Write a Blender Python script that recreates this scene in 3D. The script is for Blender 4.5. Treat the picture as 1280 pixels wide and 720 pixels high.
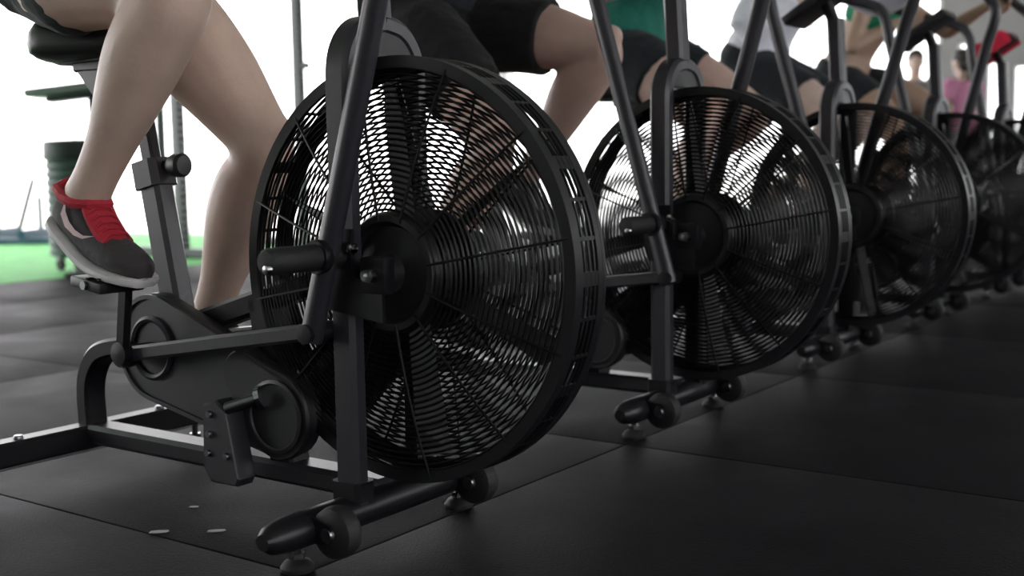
import bpy, bmesh, math, random
from mathutils import Vector, Matrix
random.seed(7)
for o in list(bpy.data.objects): bpy.data.objects.remove(o, do_unlink=True)
SC = bpy.context.scene
COL = SC.collection
PI = math.pi
V = Vector

# ------------------------------------------------------------------ camera
CAM_POS = V((1.241, -1.456, 0.623))
F_PX, PITCH, ROLL, YAW = 1465.1, 0.103, -0.016, 0.621
cd = bpy.data.cameras.new('camera'); cam = bpy.data.objects.new('camera', cd); COL.objects.link(cam)
d = V((-math.sin(YAW)*math.cos(PITCH), math.cos(YAW)*math.cos(PITCH), -math.sin(PITCH)))
r0 = V((math.cos(YAW), math.sin(YAW), 0)); u0 = r0.cross(d)
r = r0*math.cos(ROLL)+u0*math.sin(ROLL); u = u0*math.cos(ROLL)-r0*math.sin(ROLL)
cam.matrix_world = Matrix(((r.x, u.x, -d.x, CAM_POS.x), (r.y, u.y, -d.y, CAM_POS.y), (r.z, u.z, -d.z, CAM_POS.z), (0, 0, 0, 1)))
cd.sensor_width = 36.0; cd.lens = F_PX/1280*36.0; cd.clip_start = 0.05; cd.clip_end = 300
cd.dof.use_dof = True; cd.dof.focus_distance = 2.02; cd.dof.aperture_fstop = 3.2
SC.camera = cam

# ------------------------------------------------------------------ sky, exposure
w = bpy.data.worlds.new('overcast_sky'); SC.world = w; w.use_nodes = True
bgn = w.node_tree.nodes['Background']
bgn.inputs[0].default_value = (1.0, 0.975, 1.0, 1); bgn.inputs[1].default_value = 2.9
vs = SC.view_settings
vs.view_transform = 'Standard'; vs.look = 'None'; vs.gamma = 1; vs.use_curve_mapping = False; vs.exposure = 0.9

# ------------------------------------------------------------------ materials
MATS = {}
def mat(name, col, rough=.5, metal=0., nscale=30., namt=.15, bump=0., bscale=None, spec=.5, coat=0., sheen=0.):
    m = bpy.data.materials.new(name); m.use_nodes = True; nt = m.node_tree
    b = nt.nodes['Principled BSDF']
    tc = nt.nodes.new('ShaderNodeTexCoord'); n = nt.nodes.new('ShaderNodeTexNoise')
    n.inputs['Scale'].default_value = nscale; n.inputs['Detail'].default_value = 5
    nt.links.new(tc.outputs['Object'], n.inputs['Vector'])
    rp = nt.nodes.new('ShaderNodeMix'); rp.data_type = 'RGBA'
    c0 = [max(0, c*(1-namt)) for c in col]; c1 = [min(1, c*(1+namt)) for c in col]
    rp.inputs[6].default_value = (*c0, 1); rp.inputs[7].default_value = (*c1, 1)
    nt.links.new(n.outputs['Fac'], rp.inputs[0]); nt.links.new(rp.outputs[2], b.inputs['Base Color'])
    b.inputs['Roughness'].default_value = rough; b.inputs['Metallic'].default_value = metal
    b.inputs['Specular IOR Level'].default_value = spec; b.inputs['Coat Weight'].default_value = coat
    b.inputs['Sheen Weight'].default_value = sheen
    if bump:
        n2 = nt.nodes.new('ShaderNodeTexNoise'); n2.inputs['Scale'].default_value = bscale or nscale*4; n2.inputs['Detail'].default_value = 4
        nt.links.new(tc.outputs['Object'], n2.inputs['Vector'])
        bp = nt.nodes.new('ShaderNodeBump'); bp.inputs['Strength'].default_value = bump; bp.inputs['Distance'].default_value = .01
        nt.links.new(n2.outputs['Fac'], bp.inputs['Height']); nt.links.new(bp.outputs['Normal'], b.inputs['Normal'])
    MATS[name] = m; return m
def rubber_floor():
    m = mat('rubber_floor', (.0118, .0108, .0134), .55, nscale=3.0, namt=.25, bump=.25, bscale=260, spec=.03)
    nt = m.node_tree; b = nt.nodes['Principled BSDF']; tc = nt.nodes['Texture Coordinate']
    # scuffs and pale granules, and uneven polish
    n = nt.nodes.new('ShaderNodeTexNoise'); n.inputs['Scale'].default_value = 2.2; n.inputs['Detail'].default_value = 8; n.inputs['Distortion'].default_value = .6
    gm = nt.nodes.new('ShaderNodeNewGeometry'); nt.links.new(gm.outputs['Position'], n.inputs['Vector'])
    mr = nt.nodes.new('ShaderNodeMapRange'); mr.inputs[1].default_value = .3; mr.inputs[2].default_value = .75
    mr.inputs[3].default_value = .48; mr.inputs[4].default_value = .64
    nt.links.new(n.outputs['Fac'], mr.inputs[0]); nt.links.new(mr.outputs[0], b.inputs['Roughness'])
    return m
rubber_floor()
mat('floor_base', (.012, .012, .013), .8)
mat('turf', (.16, .56, .17), .75, nscale=6, namt=.25, bump=.8, bscale=180)
mat('turf_line', (.75, .78, .74), .7)
mat('frame_black', (.0085, .008, .0105), .36, nscale=60, namt=.2, bump=.05, bscale=500, spec=.34)
mat('frame_satin', (.024, .0222, .029), .38, nscale=80, namt=.2, bump=.04, bscale=400, spec=.55)
mat('wire_black', (.006, .0057, .007), .36, nscale=80, namt=.2, spec=.3)
mat('plastic_black', (.014, .014, .016), .42, nscale=40, namt=.2, bump=.06, bscale=600)
mat('plastic_grey', (.026, .0245, .031), .42, nscale=40, namt=.15, bump=.06, bscale=600)
mat('fan_metal', (.007, .0066, .0075), .5, nscale=20, namt=.3)
mat('chrome', (.62, .62, .64), .18, 1.0, nscale=50, namt=.1)
mat('steel_grey', (.25, .25, .27), .3, 1.0, nscale=50, namt=.15)
mat('rubber_black', (.008, .0078, .009), .65, nscale=60, namt=.2, bump=.15, bscale=300)
mat('saddle_vinyl', (.030, .036, .035), .38, nscale=30, namt=.2, bump=.08, bscale=250)
mat('screen', (.02, .025, .03), .15)
mat('grip_foam', (.015, .015, .016), .8, nscale=100, namt=.2, bump=.3, bscale=500)
def skin(name, col):
    m = mat(name, col, .46, nscale=14, namt=.20, bump=.08, bscale=120, spec=.4)
    b = m.node_tree.nodes['Principled BSDF']; b.inputs['Subsurface Weight'].default_value = .12; b.inputs['Subsurface Radius'].default_value = (.02, .008, .004)
    b.inputs['Subsurface Scale'].default_value = .5
    return m
skin('skin_tan', (.60, .43, .355)); skin('skin_light', (.50, .345, .295)); skin('skin_brown', (.36, .24, .18)); skin('skin_pale', (.55, .41, .36))
def cloth(name, col, r=.85): return mat(name, col, r, nscale=25, namt=.15, bump=.25, bscale=70, spec=.25, sheen=.1)
cloth('cloth_darkgreen', (.022, .034, .032)); cloth('cloth_black', (.008, .008, .009)); cloth('cloth_teal', (.02, .16, .12)); cloth('cloth_white', (.72, .72, .80))
cloth('cloth_green', (.015, .20, .11)); cloth('cloth_navy', (.010, .013, .018)); cloth('cloth_pink', (.55, .22, .36)); cloth('cloth_grey', (.22, .21, .22)); cloth('cloth_maroon', (.05, .012, .018))
mat('hair_dark', (.015, .012, .010), .5, nscale=90, namt=.4, bump=.4, bscale=200); mat('hair_brown', (.05, .028, .016), .5, nscale=90, namt=.4, bump=.4, bscale=200)
mat('eye_white', (.8, .8, .78), .2); mat('eye_iris', (.05, .03, .02), .2)
cloth('shoe_charcoal', (.050, .044, .047), .7); cloth('shoe_red', (.48, .025, .045), .65); mat('shoe_sole', (.62, .59, .60), .55, nscale=40, namt=.12); cloth('shoe_pink', (.72, .52, .53), .6)
cloth('shoe_black', (.02, .02, .022), .7)
mat('wall_paint', (.34, .335, .33), .8, nscale=2, namt=.06, bump=.05, bscale=60)
mat('wall_white', (.78, .78, .77), .8, nscale=2, namt=.05, bump=.05, bscale=60)
mat('ceiling_paint', (.55, .55, .54), .85, nscale=2, namt=.08)
mat('window_paint', (.72, .73, .72), .5, nscale=10, namt=.05)
mat('yard_concrete', (.72, .72, .69), .85, nscale=1.5, namt=.06, bump=.1, bscale=40)
mat('rack_paint', (.050, .062, .062), .4, nscale=30, namt=.15)
mat('bin_plastic', (.055, .085, .080), .5, nscale=20, namt=.15)
mat('bin_lid', (.018, .028, .027), .5, nscale=20, namt=.15)
mat('pad_vinyl', (.20, .235, .225), .42, nscale=20, namt=.12, bump=.05)
mat('sled_blue', (.02, .07, .14), .4, nscale=25, namt=.2)
mat('red_cloth', (.62, .012, .05), .8, nscale=25, namt=.2, bump=.3, bscale=60)
def glass():
    m = bpy.data.materials.new('window_glass'); m.use_nodes = True; nt = m.node_tree; nt.nodes.clear()
    o = nt.nodes.new('ShaderNodeOutputMaterial'); mx = nt.nodes.new('ShaderNodeMixShader'); t = nt.nodes.new('ShaderNodeBsdfTransparent'); g = nt.nodes.new('ShaderNodeBsdfGlossy')
    g.inputs['Roughness'].default_value = .02; fr = nt.nodes.new('ShaderNodeFresnel'); fr.inputs[0].default_value = 1.25
    t.inputs[0].default_value = (.95, .97, .96, 1)
    nt.links.new(fr.outputs[0], mx.inputs[0]); nt.links.new(t.outputs[0], mx.inputs[1]); nt.links.new(g.outputs[0], mx.inputs[2]); nt.links.new(mx.outputs[0], o.inputs[0])
    MATS['window_glass'] = m
glass()

# ------------------------------------------------------------------ mesh builder
class MB:
    def __init__(s): s.v = []; s.f = []
    def add(s, vs_, fs_):
        n = len(s.v); s.v += [tuple(p) for p in vs_]; s.f += [tuple(i+n for i in f) for f in fs_]; return s
    def box(s, c, size, rot=None, bev=0.):
        bm = bmesh.new(); bmesh.ops.create_cube(bm, size=1); bmesh.ops.scale(bm, vec=size, verts=bm.verts)
        if bev: bmesh.ops.bevel(bm, geom=bm.edges[:], offset=bev, segments=2, affect='EDGES', profile=.6)
        if rot is not None: bmesh.ops.transform(bm, matrix=rot.to_4x4(), verts=bm.verts)
        bmesh.ops.translate(bm, vec=c, verts=bm.verts); bm.verts.index_update()
        s.add([v.co[:] for v in bm.verts], [[v.index for v in f.verts] for f in bm.faces]); bm.free(); return s
    def sweep(s, path, prof, ref=(0, 1, 0), closed=False, cap=True, scales=None):
        """prof: list of (a,b): a along side axis (close to ref), b along the other."""
        path = [V(p) for p in path]; n = len(path); k = len(prof); ref = V(ref); rings = []
        for i, p in enumerate(path):
            if closed: t = path[(i+1) % n]-path[i-1]
            else: t = path[min(i+1, n-1)]-path[max(i-1, 0)]
            t.normalize(); a = ref-t*ref.dot(t)
            if a.length < 1e-4: a = t.orthogonal()
            a.normalize(); b = t.cross(a); sc = scales[i] if scales else 1
            sa, sb = (sc if isinstance(sc, (tuple, list)) else (sc, sc))
            rings.append([p+a*(q[0]*sa)+b*(q[1]*sb) for q in prof])
        vs_ = [q for rr in rings for q in rr]; fs_ = []
        for i in range(n if closed else n-1):
            j = (i+1) % n
            for m in range(k): fs_.append((i*k+m, i*k+(m+1) % k, j*k+(m+1) % k, j*k+m))
        if cap and not closed: fs_.append(tuple(range(k))[::-1]); fs_.append(tuple((n-1)*k+m for m in range(k)))
        return s.add(vs_, fs_)
    def tube(s, path, rad, seg=12, ref=(0, 1, 0), **kw):
        ra, rb = rad if isinstance(rad, (tuple, list)) else (rad, rad)
        return s.sweep(path, [(ra*math.cos(2*PI*m/seg), rb*math.sin(2*PI*m/seg)) for m in range(seg)], ref, **kw)
    def bar(s, path, wa, wb, bev=.004, ref=(0, 1, 0), **kw):
        a, b = wa/2, wb/2; e = bev
        return s.sweep(path, [(a-e, b), (-a+e, b), (-a, b-e), (-a, -b+e), (-a+e, -b), (a-e, -b), (a, -b+e), (a, b-e)], ref, **kw)
    def ring(s, c, R, rad, axis='Y', seg=72, k=4):
        pts = []
        for i in range(seg):
            t = 2*PI*i/seg
            pts.append(V(c)+(V((R*math.cos(t), 0, R*math.sin(t))) if axis == 'Y' else V((R*math.cos(t), R*math.sin(t), 0)) if axis == 'Z' else V((0, R*math.cos(t), R*math.sin(t)))))
        ref = {'Y': (0, 1, 0), 'Z': (0, 0, 1), 'X': (1, 0, 0)}[axis]
        if isinstance(rad, (tuple, list)):
            a, b = rad; return s.sweep(pts, [(a, b), (-a, b), (-a, -b), (a, -b)], ref, closed=True)
        return s.tube(pts, rad, k, ref, closed=True)
    def lathe(s, c, prof, axis='Z', seg=32, cap=True):
        """prof: list of (radius, height along axis)"""
        vs_ = []; k = len(prof)
        for i in range(seg):
            t = 2*PI*i/seg; cs, sn = math.cos(t), math.sin(t)
            for (rr, h) in prof:
                p = {'Z': (rr*cs, rr*sn, h), 'Y': (rr*cs, h, -rr*sn), 'X': (h, rr*cs, rr*sn)}[axis]
                vs_.append(V(c)+V(p))
        fs_ = []
        for i in range(seg):
            j = (i+1) % seg
            for m in range(k-1): fs_.append((i*k+m, j*k+m, j*k+m+1, i*k+m+1))
        if cap:
            fs_.append(tuple(i*k for i in range(seg))[::-1]); fs_.append(tuple(i*k+k-1 for i in range(seg)))
        return s.add(vs_, fs_)
    def prism(s, pts, y0, y1, plane='XZ', bev=0.):
        """polygon in XZ plane extruded along Y (or given plane)"""
        n = len(pts); f = {'XZ': lambda a, b, h: (a, h, b), 'XY': lambda a, b, h: (a, b, h), 'YZ': lambda a, b, h: (h, a, b)}[plane]
        layers = [(y0, 1.0), (y1, 1.0)]
        if bev:
            layers = [(y0, None), (y0+bev, 1), (y1-bev, 1), (y1, None)]
        ca = sum(p[0] for p in pts)/n; cb = sum(p[1] for p in pts)/n
        vs_ = []
        for (h, q) in layers:
            for (a, b) in pts:
                if q is None:
                    dx, dy = ca-a, cb-b; L = math.hypot(dx, dy) or 1; vs_.append(f(a+dx/L*bev, b+dy/L*bev, h))
                else: vs_.append(f(a, b, h))
        fs_ = []
        for l in range(len(layers)-1):
            for i in range(n): fs_.append((l*n+i, l*n+(i+1) % n, (l+1)*n+(i+1) % n, (l+1)*n+i))
        fs_.append(tuple(range(n))[::-1]); fs_.append(tuple((len(layers)-1)*n+i for i in range(n)))
        return s.add(vs_, fs_)
    def ellipsoid(s, c, rad, seg=16, rings=10, rot=None):
        vs_ = []; fs_ = []
        for i in range(rings+1):
            ph = PI*i/rings
            for j in range(seg):
                t = 2*PI*j/seg; p = V((rad[0]*math.sin(ph)*math.cos(t), rad[1]*math.sin(ph)*math.sin(t), rad[2]*math.cos(ph)))
                if rot is not None: p = rot @ p
                vs_.append(V(c)+p)
        for i in range(rings):
            for j in range(seg): fs_.append((i*seg+j, (i+1)*seg+j, (i+1)*seg+(j+1) % seg, i*seg+(j+1) % seg))
        return s.add(vs_, fs_)
    def mesh(s, name, smooth=True, angle=35):
        me = bpy.data.meshes.new(name); me.from_pydata(s.v, [], s.f); me.validate()
        bm = bmesh.new(); bm.from_mesh(me); bmesh.ops.remove_doubles(bm, verts=bm.verts, dist=1e-6)
        bmesh.ops.recalc_face_normals(bm, faces=bm.faces); bm.to_mesh(me); bm.free()
        if smooth:
            me.polygons.foreach_set('use_smooth', [True]*len(me.polygons)); me.set_sharp_from_angle(angle=math.radians(angle))
        return me
    def build(s, name, m, parent=None, loc=(0, 0, 0), smooth=True, angle=35):
        o = bpy.data.objects.new(name, s.mesh(name, smooth, angle)); COL.objects.link(o); o.location = loc
        o.data.materials.append(MATS[m])
        if parent is not None: o.parent = parent
        return o
def tag(o, label=None, cat=None, group=None, kind=None):
    if label: o['label'] = label
    if cat: o['category'] = cat
    if group: o['group'] = group
    if kind: o['kind'] = kind
    return o
def empty(name, loc=(0, 0, 0), rz=0):
    o = bpy.data.objects.new(name, None); COL.objects.link(o); o.location = loc; o.rotation_euler.z = rz; o.empty_display_size = .1; return o
def copy_tree(o, parent=None):
    c = o.copy(); COL.objects.link(c); c.parent = parent
    for ch in list(o.children): copy_tree(ch, c)
    return c
def smooth_path(pts, n=8):
    pts = [V(p) for p in pts]; out = []
    for i in range(len(pts)-1):
        p0 = pts[max(i-1, 0)]; p1 = pts[i]; p2 = pts[i+1]; p3 = pts[min(i+2, len(pts)-1)]
        for j in range(n):
            t = j/n; out.append(.5*((2*p1)+(p2-p0)*t+(2*p0-5*p1+4*p2-p3)*t*t+(3*p1-p0-3*p2+p3)*t**3))
    out.append(pts[-1]); return out

# ------------------------------------------------------------------ the room
XL, XR, YF, YB, ZC = -9.6, 7.0, -7.0, 13.2, 4.2
fl = MB().box((-1.0, 3, -.06), (17.4, 21, .096)).build('floor', 'floor_base'); tag(fl, kind='structure')
# rubber mats, 1 m square, laid on the floor from the turf to the near side
mat_mesh = MB().box((0, 0, 0), (.996, .996, .012), bev=.0025).mesh('rubber_mat'); mat_mesh.materials.append(MATS['rubber_floor'])
GX, GY = -.055, -.215
for i in range(-5, 5):
    for j in range(-5, 14):
        x = GX+i+.5; y = GY+j+.5
        if x < -5.0 or y > YB-.5 or y < YF+.5: continue
        o = bpy.data.objects.new('rubber_mat', mat_mesh); COL.objects.link(o); o.parent = fl; o.location = (x, y, -.006)
tf = MB().box((-7.31, -.4, -.004), (4.5, 13.2, .012)).build('artificial_turf', 'turf'); tag(tf, 'bright green artificial turf lane along the open doors', 'turf', kind='stuff')
for y in (-6, -2, 2):   # painted lane marks
    MB().box((-5.12, y+.05, .0025), (.10, .5, .003)).build('lane_mark', 'turf_line', tf)
o = MB().box((-7.31, 9.7, -.004), (4.5, 6.9, .012)).build('trim_1', 'wall_white', smooth=False); tag(o, kind='structure')   # pale painted floor beyond the turf
cl = MB().box(((XL+XR)/2, 3.1, ZC+.1), (XR-XL+1, 21, .2)).build('ceiling', 'ceiling_paint'); tag(cl, kind='structure')
# left side: tall open door bays between slim piers under a lintel
wl = MB()
wl.box((XL-.15, 3.1, ZC-.25), (.3, 20.6, .5))
for y in (-7.05, -1.2, 13.3): wl.box((XL-.15, y, ZC/2), (.3, .34, ZC))
o = wl.build('wall_left', 'wall_white', smooth=False); tag(o, kind='structure')
# far end: grey wall with a wide window on the left and narrow windows on the right
wb = MB()
def wall_y(mb, x0, x1, z0, z1, y=YB+.1, t=.2): mb.box(((x0+x1)/2, y, (z0+z1)/2), (x1-x0, t, z1-z0))
WIN = [(-9.3, -2.84, .0, 3.6), (-2.66, -2.50, .3, 2.0), (-2.32, -2.14, .3, 1.75), (-2.02, -1.88, .3, 1.7), (.2, 2.2, .9, 2.2), (3.4, 5.4, .9, 2.2)]
xs = XL
for (a, b, z0, z1) in WIN:
    wall_y(wb, xs, a, 0, ZC); wall_y(wb, a, b, z1, ZC)
    if z0 > 0: wall_y(wb, a, b, 0, z0)
    xs = b
wall_y(wb, xs, XR, 0, ZC)
o = wb.build('wall_back', 'wall_paint', smooth=False); tag(o, kind='structure')
for i, (a, b, z0, z1) in enumerate(WIN):
    f = MB(); t = .05 if b-a > 1 else .015; yy = YB+.05; p = []
    f.box(((a+b)/2, yy, z1-t/2), (b-a, .06, t)); f.box(((a+b)/2, yy, z0+t/2), (b-a, .06, t))
    f.box((a+t/2, yy, (z0+z1)/2), (t, .06, z1-z0-2*t)); f.box((b-t/2, yy, (z0+z1)/2), (t, .06, z1-z0-2*t))
    wo = f.build('window_%d' % (i+1), 'window_paint', smooth=False); tag(wo, kind='structure')
    n = max(1, round((b-a)/1.6))
    for k in range(n):
        x0 = a+t+(b-a-2*t)*k/n; x1 = a+t+(b-a-2*t)*(k+1)/n
        MB().box(((x0+x1)/2, yy, (z0+z1)/2), (x1-x0-.03, .008, z1-z0-2*t)).build('pane', 'window_glass', wo, smooth=False)
        if k: MB().box((x0, yy, (z0+z1)/2), (.03, .05, z1-z0-2*t)).build('mullion', 'window_paint', wo, smooth=False)
# near side wall behind the photographer: unseen windows added for front fill
wr = MB()
def wall_x(mb, y0, y1, z0, z1, x=XR+.1, t=.2): mb.box((x, (y0+y1)/2, (z0+z1)/2), (t, y1-y0, z1-z0))
FILL_WIN = [(-6.4, -3.2), (-2.6, .6), (1.2, 4.4), (5.0, 8.2), (8.8, 12.0)]; ys = YF; n0 = len(WIN)
for i, (a, b) in enumerate(FILL_WIN):
    wall_x(wr, ys, a, 0, ZC); wall_x(wr, a, b, 0, 1.1); wall_x(wr, a, b, 3.9, ZC); ys = b
    f = MB(); f.box((XR+.05, (a+b)/2, 3.875), (.06, b-a, .05)); f.box((XR+.05, (a+b)/2, 1.125), (.06, b-a, .05))
    for y in (a+.025, (a+b)/2, b-.025): f.box((XR+.05, y, 2.5), (.06, .05, 2.7))
    wo = f.build('window_%d' % (n0+i+1), 'window_paint', smooth=False); tag(wo, kind='structure')  # added window out of view, lets fill light onto the camera side
    for k in range(2):
        MB().box((XR+.05, a+(b-a)*(k+.5)/2, 2.5), (.008, (b-a)/2-.05, 2.7)).build('pane', 'window_glass', wo, smooth=False)
wall_x(wr, ys, YB+.2, 0, ZC)
o = wr.build('wall_right', 'wall_white', smooth=False); tag(o, kind='structure')
o = MB().box(((XL+XR)/2, YF-.1, ZC/2), (XR-XL, .2, ZC)).build('wall_front', 'wall_paint', smooth=False); tag(o, kind='structure')
o = MB().box((0, 0, -.25), (160, 160, .2)).build('yard', 'yard_concrete', smooth=False); tag(o, 'pale sunlit concrete yard beyond the open doors', 'yard', kind='structure')

# ------------------------------------------------------------------ the air bike
HZ = .458           # hub height
S = 1.062           # spacing of the row
BB = V((-.60, 0, .29))
PIV = V((-.062, 0, .488))
def make_bike():
    root = empty('air_bike')
    # --- front stabilizer: oval bar across, rounded ends
    fx = -.066
    ys_ = [-.285, -.27, -.24, -.15, 0, .15, .24, .27, .285]; sc = [.45, .8, 1, 1, 1, 1, 1, .8, .45]
    st = MB().tube([(fx, y, .066) for y in ys_], (.028, .030), 16, (0, 0, 1), scales=sc).build('front_stabilizer', 'frame_black', root)
    for sgn in (-1, 1):
        # transport wheel on a little fork in front of the bar
        wx, wy = fx+.052, sgn*.178
        wh = MB().lathe((wx, wy, .064), [(.008, -.019), (.030, -.019), (.039, -.014), (.042, 0), (.039, .014), (.030, .019), (.008, .019)], 'Y', 24).build('transport_wheel', 'rubber_black', root)
        MB().lathe((wx, wy, .064), [(.004, -.026), (.011, -.026), (.013, -.022), (.013, .022), (.011, .026), (.004, .026)], 'Y', 12).build('axle', 'steel_grey', wh)
        for q in (-1, 1):
            MB().prism([(fx+.01, .046), (fx+.014, .090), (wx+.008, .080), (wx+.012, .058), (wx, .050)], wy+q*.0225-.002, wy+q*.0225+.002).build('wheel_bracket', 'frame_black', wh)
        ft = MB().lathe((fx-.010, sgn*.205, 0), [(.004, .0), (.026, 0), (.027, .006), (.021, .014), (.012, .018), (.007, .019), (.007, .05)], seg=20).build('leveling_foot', 'rubber_black', root)
        MB().lathe((fx-.010, sgn*.205, 0), [(.0075, .019), (.0135, .019), (.0135, .028), (.0075, .028)], seg=6).build('lock_nut', 'chrome', ft)
    # --- rear stabilizer: box bar with bolts
    rx = -.89
    rs = MB().bar([(rx, -.29, .078), (rx, .29, .078)], .05, .05, .006, (0, 0, 1)).build('rear_stabilizer', 'frame_black', root)
    for sgn in (-1, 1):
        MB().lathe((rx, sgn*.17, .103), [(.002, .006), (.008, .006), (.010, .003), (.010, 0)], seg=10).build('bolt', 'steel_grey', rs)
        MB().box((rx, sgn*.295, .078), (.056, .014, .056), bev=.005).build('end_cap', 'plastic_black', rs)
        ft = MB().lathe((rx, sgn*.265, 0), [(.004, .0), (.026, 0), (.027, .006), (.021, .014), (.012, .018), (.007, .019), (.007, .056)], seg=20).build('leveling_foot', 'rubber_black', root)
        MB().lathe((rx, sgn*.265, 0), [(.0075, .019), (.0135, .019), (.0135, .028), (.0075, .028)], seg=6).build('lock_nut', 'chrome', ft)
    # --- main beam, arch, tubes
    MB().bar([(rx+.02, 0, .085), (fx, 0, .085)], .062, .040, .008).build('main_beam', 'frame_satin', root)
    arch = smooth_path([(rx+.002, 0, .10), (rx, 0, .17), (rx+.012, 0, .215), (rx+.048, 0, .255), (rx+.115, 0, .274), (-.66, 0, .288)], 6)
    MB().bar(arch, .052, .038, .006).build('rear_arch', 'frame_black', root)
    st = MB().bar([(-.588, 0, .33), (-.649, 0, .624)], .046, .056, .008).build('seat_tube', 'frame_satin', root)
    ax = (V((-.649, 0, .624))-V((-.588, 0, .33))).normalized()
    c0 = V((-.649, 0, .624))
    MB().bar([c0-ax*.030, c0+ax*.022], .062, .074, .012).build('seat_collar', 'plastic_grey', st)
    kn = c0+V((.045, 0, .012))
    MB().lathe(kn, [(.006, -.02), (.010, -.02), (.010, .012), (.020, .014), (.023, .022), (.023, .040), (.018, .046), (.004, .047)], 'X', 18).build('adjustment_knob', 'plastic_black', st)
    MB().bar([c0-ax*.05, c0+ax*.215], .026, .036, .005).build('seat_post', 'frame_black', root)
    tp = c0+ax*.215
    sl = MB().bar([tp+V((.035, 0, .0)), tp+V((-.17, 0, .006))], .042, .030, .005).build('seat_slider', 'frame_black', root)
    MB().prism([(tp.x-.03, tp.z-.01), (tp.x-.155, tp.z-.008), (tp.x-.10, tp.z-.065), (tp.x-.06, tp.z-.07)], -.022, .022).build('slider_clamp', 'plastic_grey', sl)
    # --- saddle: wide padded seat, nose forward
    sd = MB(); N = 14; rows = []
    for i in range(N+1):
        t = i/N; x = tp.x-.225+.285*t
        hw = (.125*(1-t**1.6*.72))*math.sqrt(max(0.04, 1-(2*max(0, .25-t)/.5)**2*.85)) if t < .25 else .125*(1-t**1.6*.72)
        if t > .92: hw *= .85
        top = tp.z+.092+.014*(1-t)**2-.012*t
        th = .098-.035*t
        ring = []
        for k in range(18):
            a = 2*PI*k/18; ca, sa = math.cos(a), math.sin(a)
            ring.append((x, hw*math.copysign(abs(ca)**.7, ca), top-th/2+th/2*math.copysign(abs(sa)**.75, sa)-.012*(abs(ca)**4)))
        rows.append(ring)
    sd.v = [p for rr in rows for p in rr]
    for i in range(N):
        for k in range(18): sd.f.append((i*18+k, i*18+(k+1) % 18, (i+1)*18+(k+1) % 18, (i+1)*18+k))
    sd.f.append(tuple(range(18))[::-1]); sd.f.append(tuple(N*18+k for k in range(18)))
    so = sd.build('saddle', 'saddle_vinyl', root, angle=60)
    MB().prism([(tp.x-.17, -.045), (tp.x-.06, -.040), (tp.x+.02, -.028), (tp.x+.02, .028), (tp.x-.06, .040), (tp.x-.17, .045)], tp.z+.008, tp.z+.030, 'XY').build('saddle_pan', 'plastic_black', so)
    # --- top tube from crank housing to the fork, down tube
    MB().bar([(-.60, 0, .315), (-.50, 0, .345), (-.10, 0, .464)], .05, .044, .007).build('top_tube', 'frame_black', root)
    MB().bar([(-.345, 0, .395), (-.30, 0, .095)], .05, .06, .006).build('down_tube', 'frame_black', root)
    MB().bar([(-.27, 0, .205), (-.09, 0, .40)], .036, .03, .006).build('chain_stay', 'frame_black', root)
    # --- crank housing (chain guard): big disc, tail to the jack shaft
    def hull(c1, R1, c2, R2, n=26):
        dx, dz = c2[0]-c1[0], c2[1]-c1[1]; L = math.hypot(dx, dz); base = math.atan2(dz, dx); al = math.acos((R1-R2)/L); pts = []
        for i in range(n+1):
            a = base+al+(2*PI-2*al)*i/n; pts.append((c1[0]+R1*math.cos(a), c1[1]+R1*math.sin(a)))
        for i in range(n//2+1):
            a = base-al+2*al*i/(n//2); pts.append((c2[0]+R2*math.cos(a), c2[1]+R2*math.sin(a)))
        return pts
    c1, c2 = (-.595, .292), (-.262, .198)
    g = MB().prism(hull(c1, .104, c2, .076), -.062, -.026, bev=.006).build('chain_guard', 'plastic_grey', root)
    def outline(path, wa, wb, y): return MB().sweep([(a, y, b) for a, b in path], [(wa, wb), (-wa, wb), (-wa, -wb), (wa, -wb)], (0, 1, 0), closed=True)
    outline(hull(c1, .098, c2, .070), .004, .004, -.063).build('guard_rim', 'plastic_grey', g)
    MB().lathe((c1[0], -.062, c1[1]), [(.050, 0), (.060, 0), (.062, -.006), (.056, -.010), (.050, -.006)], 'Y', 36, cap=False).build('ring_groove', 'plastic_grey', g)
    MB().lathe((c1[0], -.0625, c1[1]), [(.003, -.001), (.050, -.001), (.050, .004), (.003, .004)], 'Y', 28).build('dust_disc', 'plastic_black', g)
    MB().lathe((c2[0], -.067, c2[1]), [(.056, 0), (.064, 0), (.065, -.004), (.059, -.006), (.056, -.003)], 'Y', 32, cap=False).build('ring_groove', 'plastic_grey', g)
    MB().prism(hull((-.350, .262), .046, c2, .079), -.067, -.050, bev=.004).build('jack_cover', 'plastic_black', root)
    # second guard (left side) from the jack shaft to the hub
    MB().prism(hull((-.262, .198), .060, (0, HZ), .060), .070, .096, bev=.006).build('second_guard', 'plastic_black', root)
    js = MB().tube([(-.350, -.100, .208), (-.290, -.074, .230)], .011, 14).build('tension_bolt', 'steel_grey', root)
    MB().tube([(-.294, -.076, .2285), (-.286, -.072, .2315)], .021, 18).build('bolt_flange', 'chrome', js)
    # --- motor-like tensioner bracket on the beam
    br = MB().prism([(-.405, .212), (-.372, .222), (-.345, .206), (-.318, .085), (-.325, .072), (-.392, .072), (-.410, .092)], -.108, -.066, bev=.004).build('tension_bracket', 'plastic_grey', root)
    for (bx, bz) in ((-.385, .196), (-.388, .16), (-.345, .125), (-.393, .125)):
        MB().lathe((bx, -.108, bz), [(.001, -.006), (.006, -.006), (.007, -.003), (.007, .001)], 'Y', 10).build('bolt', 'steel_grey', br)
    # --- fork: two legs rising outside the cage, shoulders closing over it, mast above
    fk = MB()
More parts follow.
